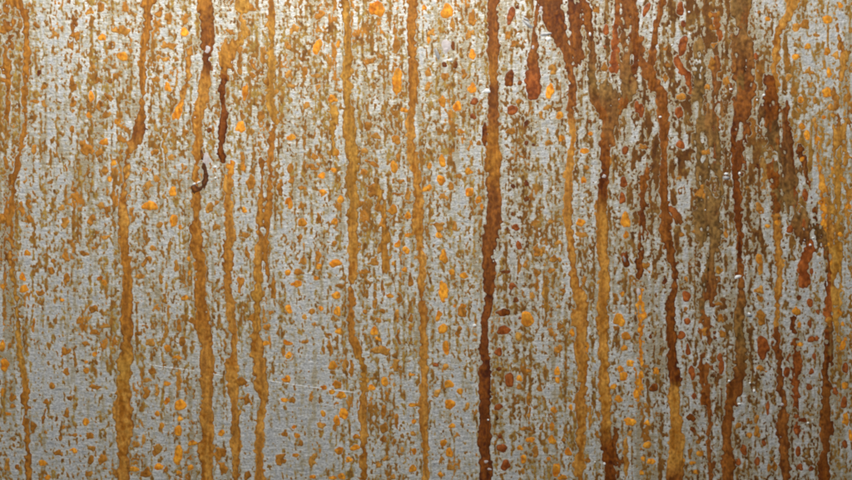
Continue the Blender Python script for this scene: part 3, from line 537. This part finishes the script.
# ---------------------------------------------------------------- the sheet's own surface
def build_sheet():
    halo = smooth(blur(COVER, 1.7, 2.0), 0.06, 0.42)  # pale edge halo of camera sharpening, with some real rim, painted around the rust
    # thin tan stain soaking out from the specks and down the sheet
    film = 0.85 * smooth(F_SPECK + 0.25 * noise(1.2, 9.0, 31), -0.70, 0.08) + 0.85 * smooth(0.8 * noise(0.8, 20.0, 32) + 0.7 * noise(0.9, 3.0, 36) + 0.35 * noise(3, 50.0, 34) + 0.45 * noise(16, 50, 33) + 0.6 * dens, 0.1, 1.7)
    trail = smooth(blur(np.maximum(COVER, allspots) * (COVER < 2), 0.9, 9.0), 0.30, 0.85)
    film = film + 0.55 * trail * np.clip(0.6 + 0.6 * noise(0.9, 6.0, 38), 0, 1.3)
    film = film + np.clip(0.10 + 0.20 * noise(1.0, 2.2, 37) + 0.35 * dens, 0, .6)
    film = np.clip(film + smooth(blur(COVER, 1.0, 1.3), .10, .55) * np.clip(0.55 + 0.45 * noise(3, 6, 35), 0, 1), 0, 1)
    S = 1.1
    sx = np.arange(X0, X1 - 1e-6, S); sy = np.arange(Y0, Y1 - 1e-6, S)
    def sample(a):
        u = np.clip((sx - X0) / G, 0, NX - 1.001); v = np.clip((sy - Y0) / G, 0, NY - 1.001)
        iu, iv = u.astype(int), v.astype(int); fu, fv = (u - iu)[None, :], (v - iv)[:, None]
        r0, r1 = a[iv], a[iv + 1]
        return (r0[:, iu] * (1 - fu) + r0[:, iu + 1] * fu) * (1 - fv) + (r1[:, iu] * (1 - fu) + r1[:, iu + 1] * fu) * fv
    halo, film, red = sample(halo), sample(film), sample(redness)
    x = np.concatenate([[-600.0, X0 - .5], sx, [X1 + .5, 1450.0]])
    y = np.concatenate([[-420.0, Y0 - .5], sy, [Y1 + .5, 900.0]])
    nx, ny = len(x), len(y)
    XX, YY = np.meshgrid(x, y)
    d = np.zeros((ny, nx)); d[2:-2, 2:-2] = halo
    o = np.ones((ny, nx)); o[2:-2, 2:-2] = 0
    fl = np.full((ny, nx), .2); fl[2:-2, 2:-2] = film
    rd = np.zeros((ny, nx)); rd[2:-2, 2:-2] = red
    idx = np.arange(nx * ny).reshape(ny, nx)
    quads = np.stack([idx[:-1, :-1], idx[1:, :-1], idx[1:, 1:], idx[:-1, 1:]], -1).reshape(-1, 4)
    co = np.stack([(XX.ravel() - 426) / 1000, np.zeros(nx * ny), (240 - YY.ravel()) / 1000], 1)
    ring = np.concatenate([idx[0, :], idx[1:, -1], idx[-1, -2::-1], idx[-2:0:-1, 0]])
    n0 = nx * ny
    back = co[ring] + np.array([0, .003, 0])
    co = np.concatenate([co, back])
    m = len(ring); bi = n0 + np.arange(m)
    side = np.stack([ring, np.roll(ring, -1), np.roll(bi, -1), bi], 1)
    quads = np.concatenate([quads, side])
    me = sheet_mesh
    nq = len(quads)
    me.vertices.add(len(co)); me.loops.add(4 * nq + m); me.polygons.add(nq + 1)
    me.vertices.foreach_set('co', co.astype(np.float32).ravel())
    me.loops.foreach_set('vertex_index', np.concatenate([quads.ravel(), bi]).astype(np.int32))
    me.polygons.foreach_set('loop_start', (4 * np.arange(nq + 1)).astype(np.int32))
    me.polygons.foreach_set('loop_total', np.concatenate([np.full(nq, 4), [m]]).astype(np.int32))
    for nm, arr in (('pale_halo', d), ('beyond', o), ('film', fl), ('redness', rd)):
        a = me.attributes.new(nm, 'FLOAT', 'POINT')
        a.data.foreach_set('value', np.concatenate([arr.ravel(), np.ones(m) * (nm == 'beyond')]).astype(np.float32))
    me.update(); me.validate()
    me.materials.append(M_METAL)
build_sheet()

# ---------------------------------------------------------------- scratches, flakes, glints
def add_mesh(name, verts, faces, mat, px, py):
    me = bpy.data.meshes.new(name)
    me.from_pydata([(v[0] / 1000, -v[2] / 1000, -v[1] / 1000) for v in verts], [], faces)
    me.update(); me.shade_smooth()
    me.materials.append(mat)
    o = bpy.data.objects.new(name, me); col.objects.link(o)
    o.parent = SHEET; o.location = world_pos(px, py)
    return o
def scratch(pts, w, seed, hgt=.18):
    rng = np.random.default_rng(seed)
    p = np.array(pts, float); c = p.mean(0)
    d = np.concatenate([[0], np.cumsum(np.hypot(*np.diff(p, axis=0).T))])
    s = np.arange(0, d[-1], 2.0)
    x = np.interp(s, d, p[:, 0]) + rng.normal(0, .12, len(s)); y = np.interp(s, d, p[:, 1]) + rng.normal(0, .12, len(s))
    v, fcs = [], []
    for i in range(len(s)):
        ww = w * max(.35, rng.normal(.65, .2)) * math.sin(math.pi * (i + .7) / (len(s) + .4)) ** .4
        v += [(x[i] - c[0], y[i] - c[1] - ww / 2, -.02), (x[i] - c[0], y[i] - c[1], hgt), (x[i] - c[0], y[i] - c[1] + ww / 2, -.02)]
        if i:
            a = 3 * (i - 1); b = 3 * i
            fcs += [(a, a + 1, b + 1, b), (a + 1, a + 2, b + 2, b + 1)]
    add_mesh('scratch', v, fcs, M_SCRATCH, *c)
scratch([(149,365),(165,367),(196,371)], 1.0, 1)
scratch([(213,374),(224,376)], 1.2, 2)
scratch([(270,381),(295,385),(322,388.5)], 1.5, 3)
scratch([(328,389.5),(357,393)], 1.2, 4)
scratch([(160,456),(176,452)], .8, 5)
scratch([(174,475.5),(184,480)], 1.2, 6)
scratch([(538,416),(553,416.5)], .8, 7)
scratch([(482,92),(491,90)], 1.8, 8)
scratch([(693,342),(699,328)], .7, 9)
scratch([(322,405),(328,400)], .8, 10)

def flake(name, px, py, w, h, mat, tilt=0, lift=.9, seed=0, n=11):
    """an irregular chip: rim on the sheet, one side curled up"""
    rng = np.random.default_rng(500 + seed)
    t = math.radians(tilt)
    v, fcs = [(0, 0, lift)], []
    for ring, (rad, z) in enumerate(((.55, lift * .85), (1.0, -.03))):
        for k in range(n):
            a = 2 * math.pi * k / n
            r = rad * (1 + rng.normal(0, .13))
            x, y = r * w / 2 * math.cos(a), r * h / 2 * math.sin(a)
            v.append((x * math.cos(t) - y * math.sin(t), x * math.sin(t) + y * math.cos(t), z + (lift * .5 * math.cos(a) if ring == 0 else 0)))
    for k in range(n):
        k2 = (k + 1) % n
        fcs.append((0, 1 + k2, 1 + k)); fcs.append((1 + k, 1 + k2, 1 + n + k2, 1 + n + k))
    return add_mesh(name, v, fcs, mat, px, py)
# pale chips of paint clinging to the sheet
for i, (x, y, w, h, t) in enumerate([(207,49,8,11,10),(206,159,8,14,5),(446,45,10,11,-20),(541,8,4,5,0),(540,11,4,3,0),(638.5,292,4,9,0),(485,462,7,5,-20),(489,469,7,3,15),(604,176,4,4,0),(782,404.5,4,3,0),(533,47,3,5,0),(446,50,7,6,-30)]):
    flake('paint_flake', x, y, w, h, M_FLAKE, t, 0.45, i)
# curled grey slivers
for i, (x, y, w, h, t) in enumerate([(437,54,4,13,-15),(528,24,14,4.5,38),(526,19,7,3,30),(546,34,13,4,-8),(624,259,4,8,-20),(749,315,7,5,20),(726,178,8,4,0)]):
    flake('metal_sliver', x, y, w, h, M_PEEL, t, 0.7, 40 + i)
# specular glints built as small white chips, among them a few real pale chips
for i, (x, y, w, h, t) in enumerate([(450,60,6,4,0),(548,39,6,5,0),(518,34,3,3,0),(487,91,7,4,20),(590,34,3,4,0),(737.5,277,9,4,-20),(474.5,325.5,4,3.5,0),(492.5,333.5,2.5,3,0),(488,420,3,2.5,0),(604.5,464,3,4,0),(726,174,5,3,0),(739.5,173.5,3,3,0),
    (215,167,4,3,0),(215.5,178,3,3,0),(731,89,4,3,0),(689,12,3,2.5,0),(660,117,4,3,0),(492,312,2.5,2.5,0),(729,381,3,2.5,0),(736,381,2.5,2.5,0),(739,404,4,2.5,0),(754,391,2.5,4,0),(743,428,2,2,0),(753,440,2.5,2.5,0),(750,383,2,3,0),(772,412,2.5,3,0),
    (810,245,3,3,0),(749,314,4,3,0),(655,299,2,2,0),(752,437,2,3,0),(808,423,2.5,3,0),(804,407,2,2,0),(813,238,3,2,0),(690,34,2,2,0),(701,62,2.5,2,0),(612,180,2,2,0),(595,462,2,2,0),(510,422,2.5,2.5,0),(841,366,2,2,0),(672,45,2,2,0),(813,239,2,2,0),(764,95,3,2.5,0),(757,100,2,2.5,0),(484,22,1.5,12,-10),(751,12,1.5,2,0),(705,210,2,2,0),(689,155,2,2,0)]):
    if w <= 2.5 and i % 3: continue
    flake('glint_chip', x, y, w, h, M_WHITE, t, 0.8, 80 + i, 7)

# the varnish-dark bead that hangs from the paint chip
def bead():
    pts = [(150,201,2.0,.8),(162,203,2.4,.8),(172,206,3.6,1.2),(180,206,5.5,1.6),(186,203,7,2.0),(189,200,9,2.0),(189,197,9,2.0),(187,195,7,2.0)]
    i0, i1, j0, j1 = window(178, 222, 138, 206)
    PX, PYg = np.meshgrid(gx[i0:i1], gy[j0:j1])
    best = np.full(PX.shape, -9.0)
    p = np.array(pts, float); s = np.linspace(0, len(p) - 1, 80)
    q = np.stack([np.interp(s, np.arange(len(p)), p[:, k]) for k in range(3)], 1)
    for y, x, w in q: best = np.maximum(best, w / 2 - np.hypot(PX - x, PYg - y))
    sub = np.s_[j0:j1, i0:i1]
    f = best + .8 * N_EDGE[sub] + .6 * N_FINE[sub]
    pig = mix(np.broadcast_to(lin(78, 42, 15), f.shape + (3,)), np.broadcast_to(lin(122, 70, 22), f.shape + (3,)), smooth(f + .8 * N_FINE[sub], 1.8, 4.2))
    rust_part('rust_bead', f, j0, i0, np.maximum(0.5 * np.sqrt(np.clip(f, 0, 9) / 4) + .10 * N_FINE[sub], .2), pig, M_RUST, SHEET, cover=False)
bead()
flake('glint_chip', 194, 184, 4, 2.4, M_WHITE, -12, .9, 301, 7); flake('glint_chip', 198.5, 182.5, 4.5, 2.6, M_WHITE, -25, .9, 302, 7)  # white highlight along the bead's top, built as two small chips
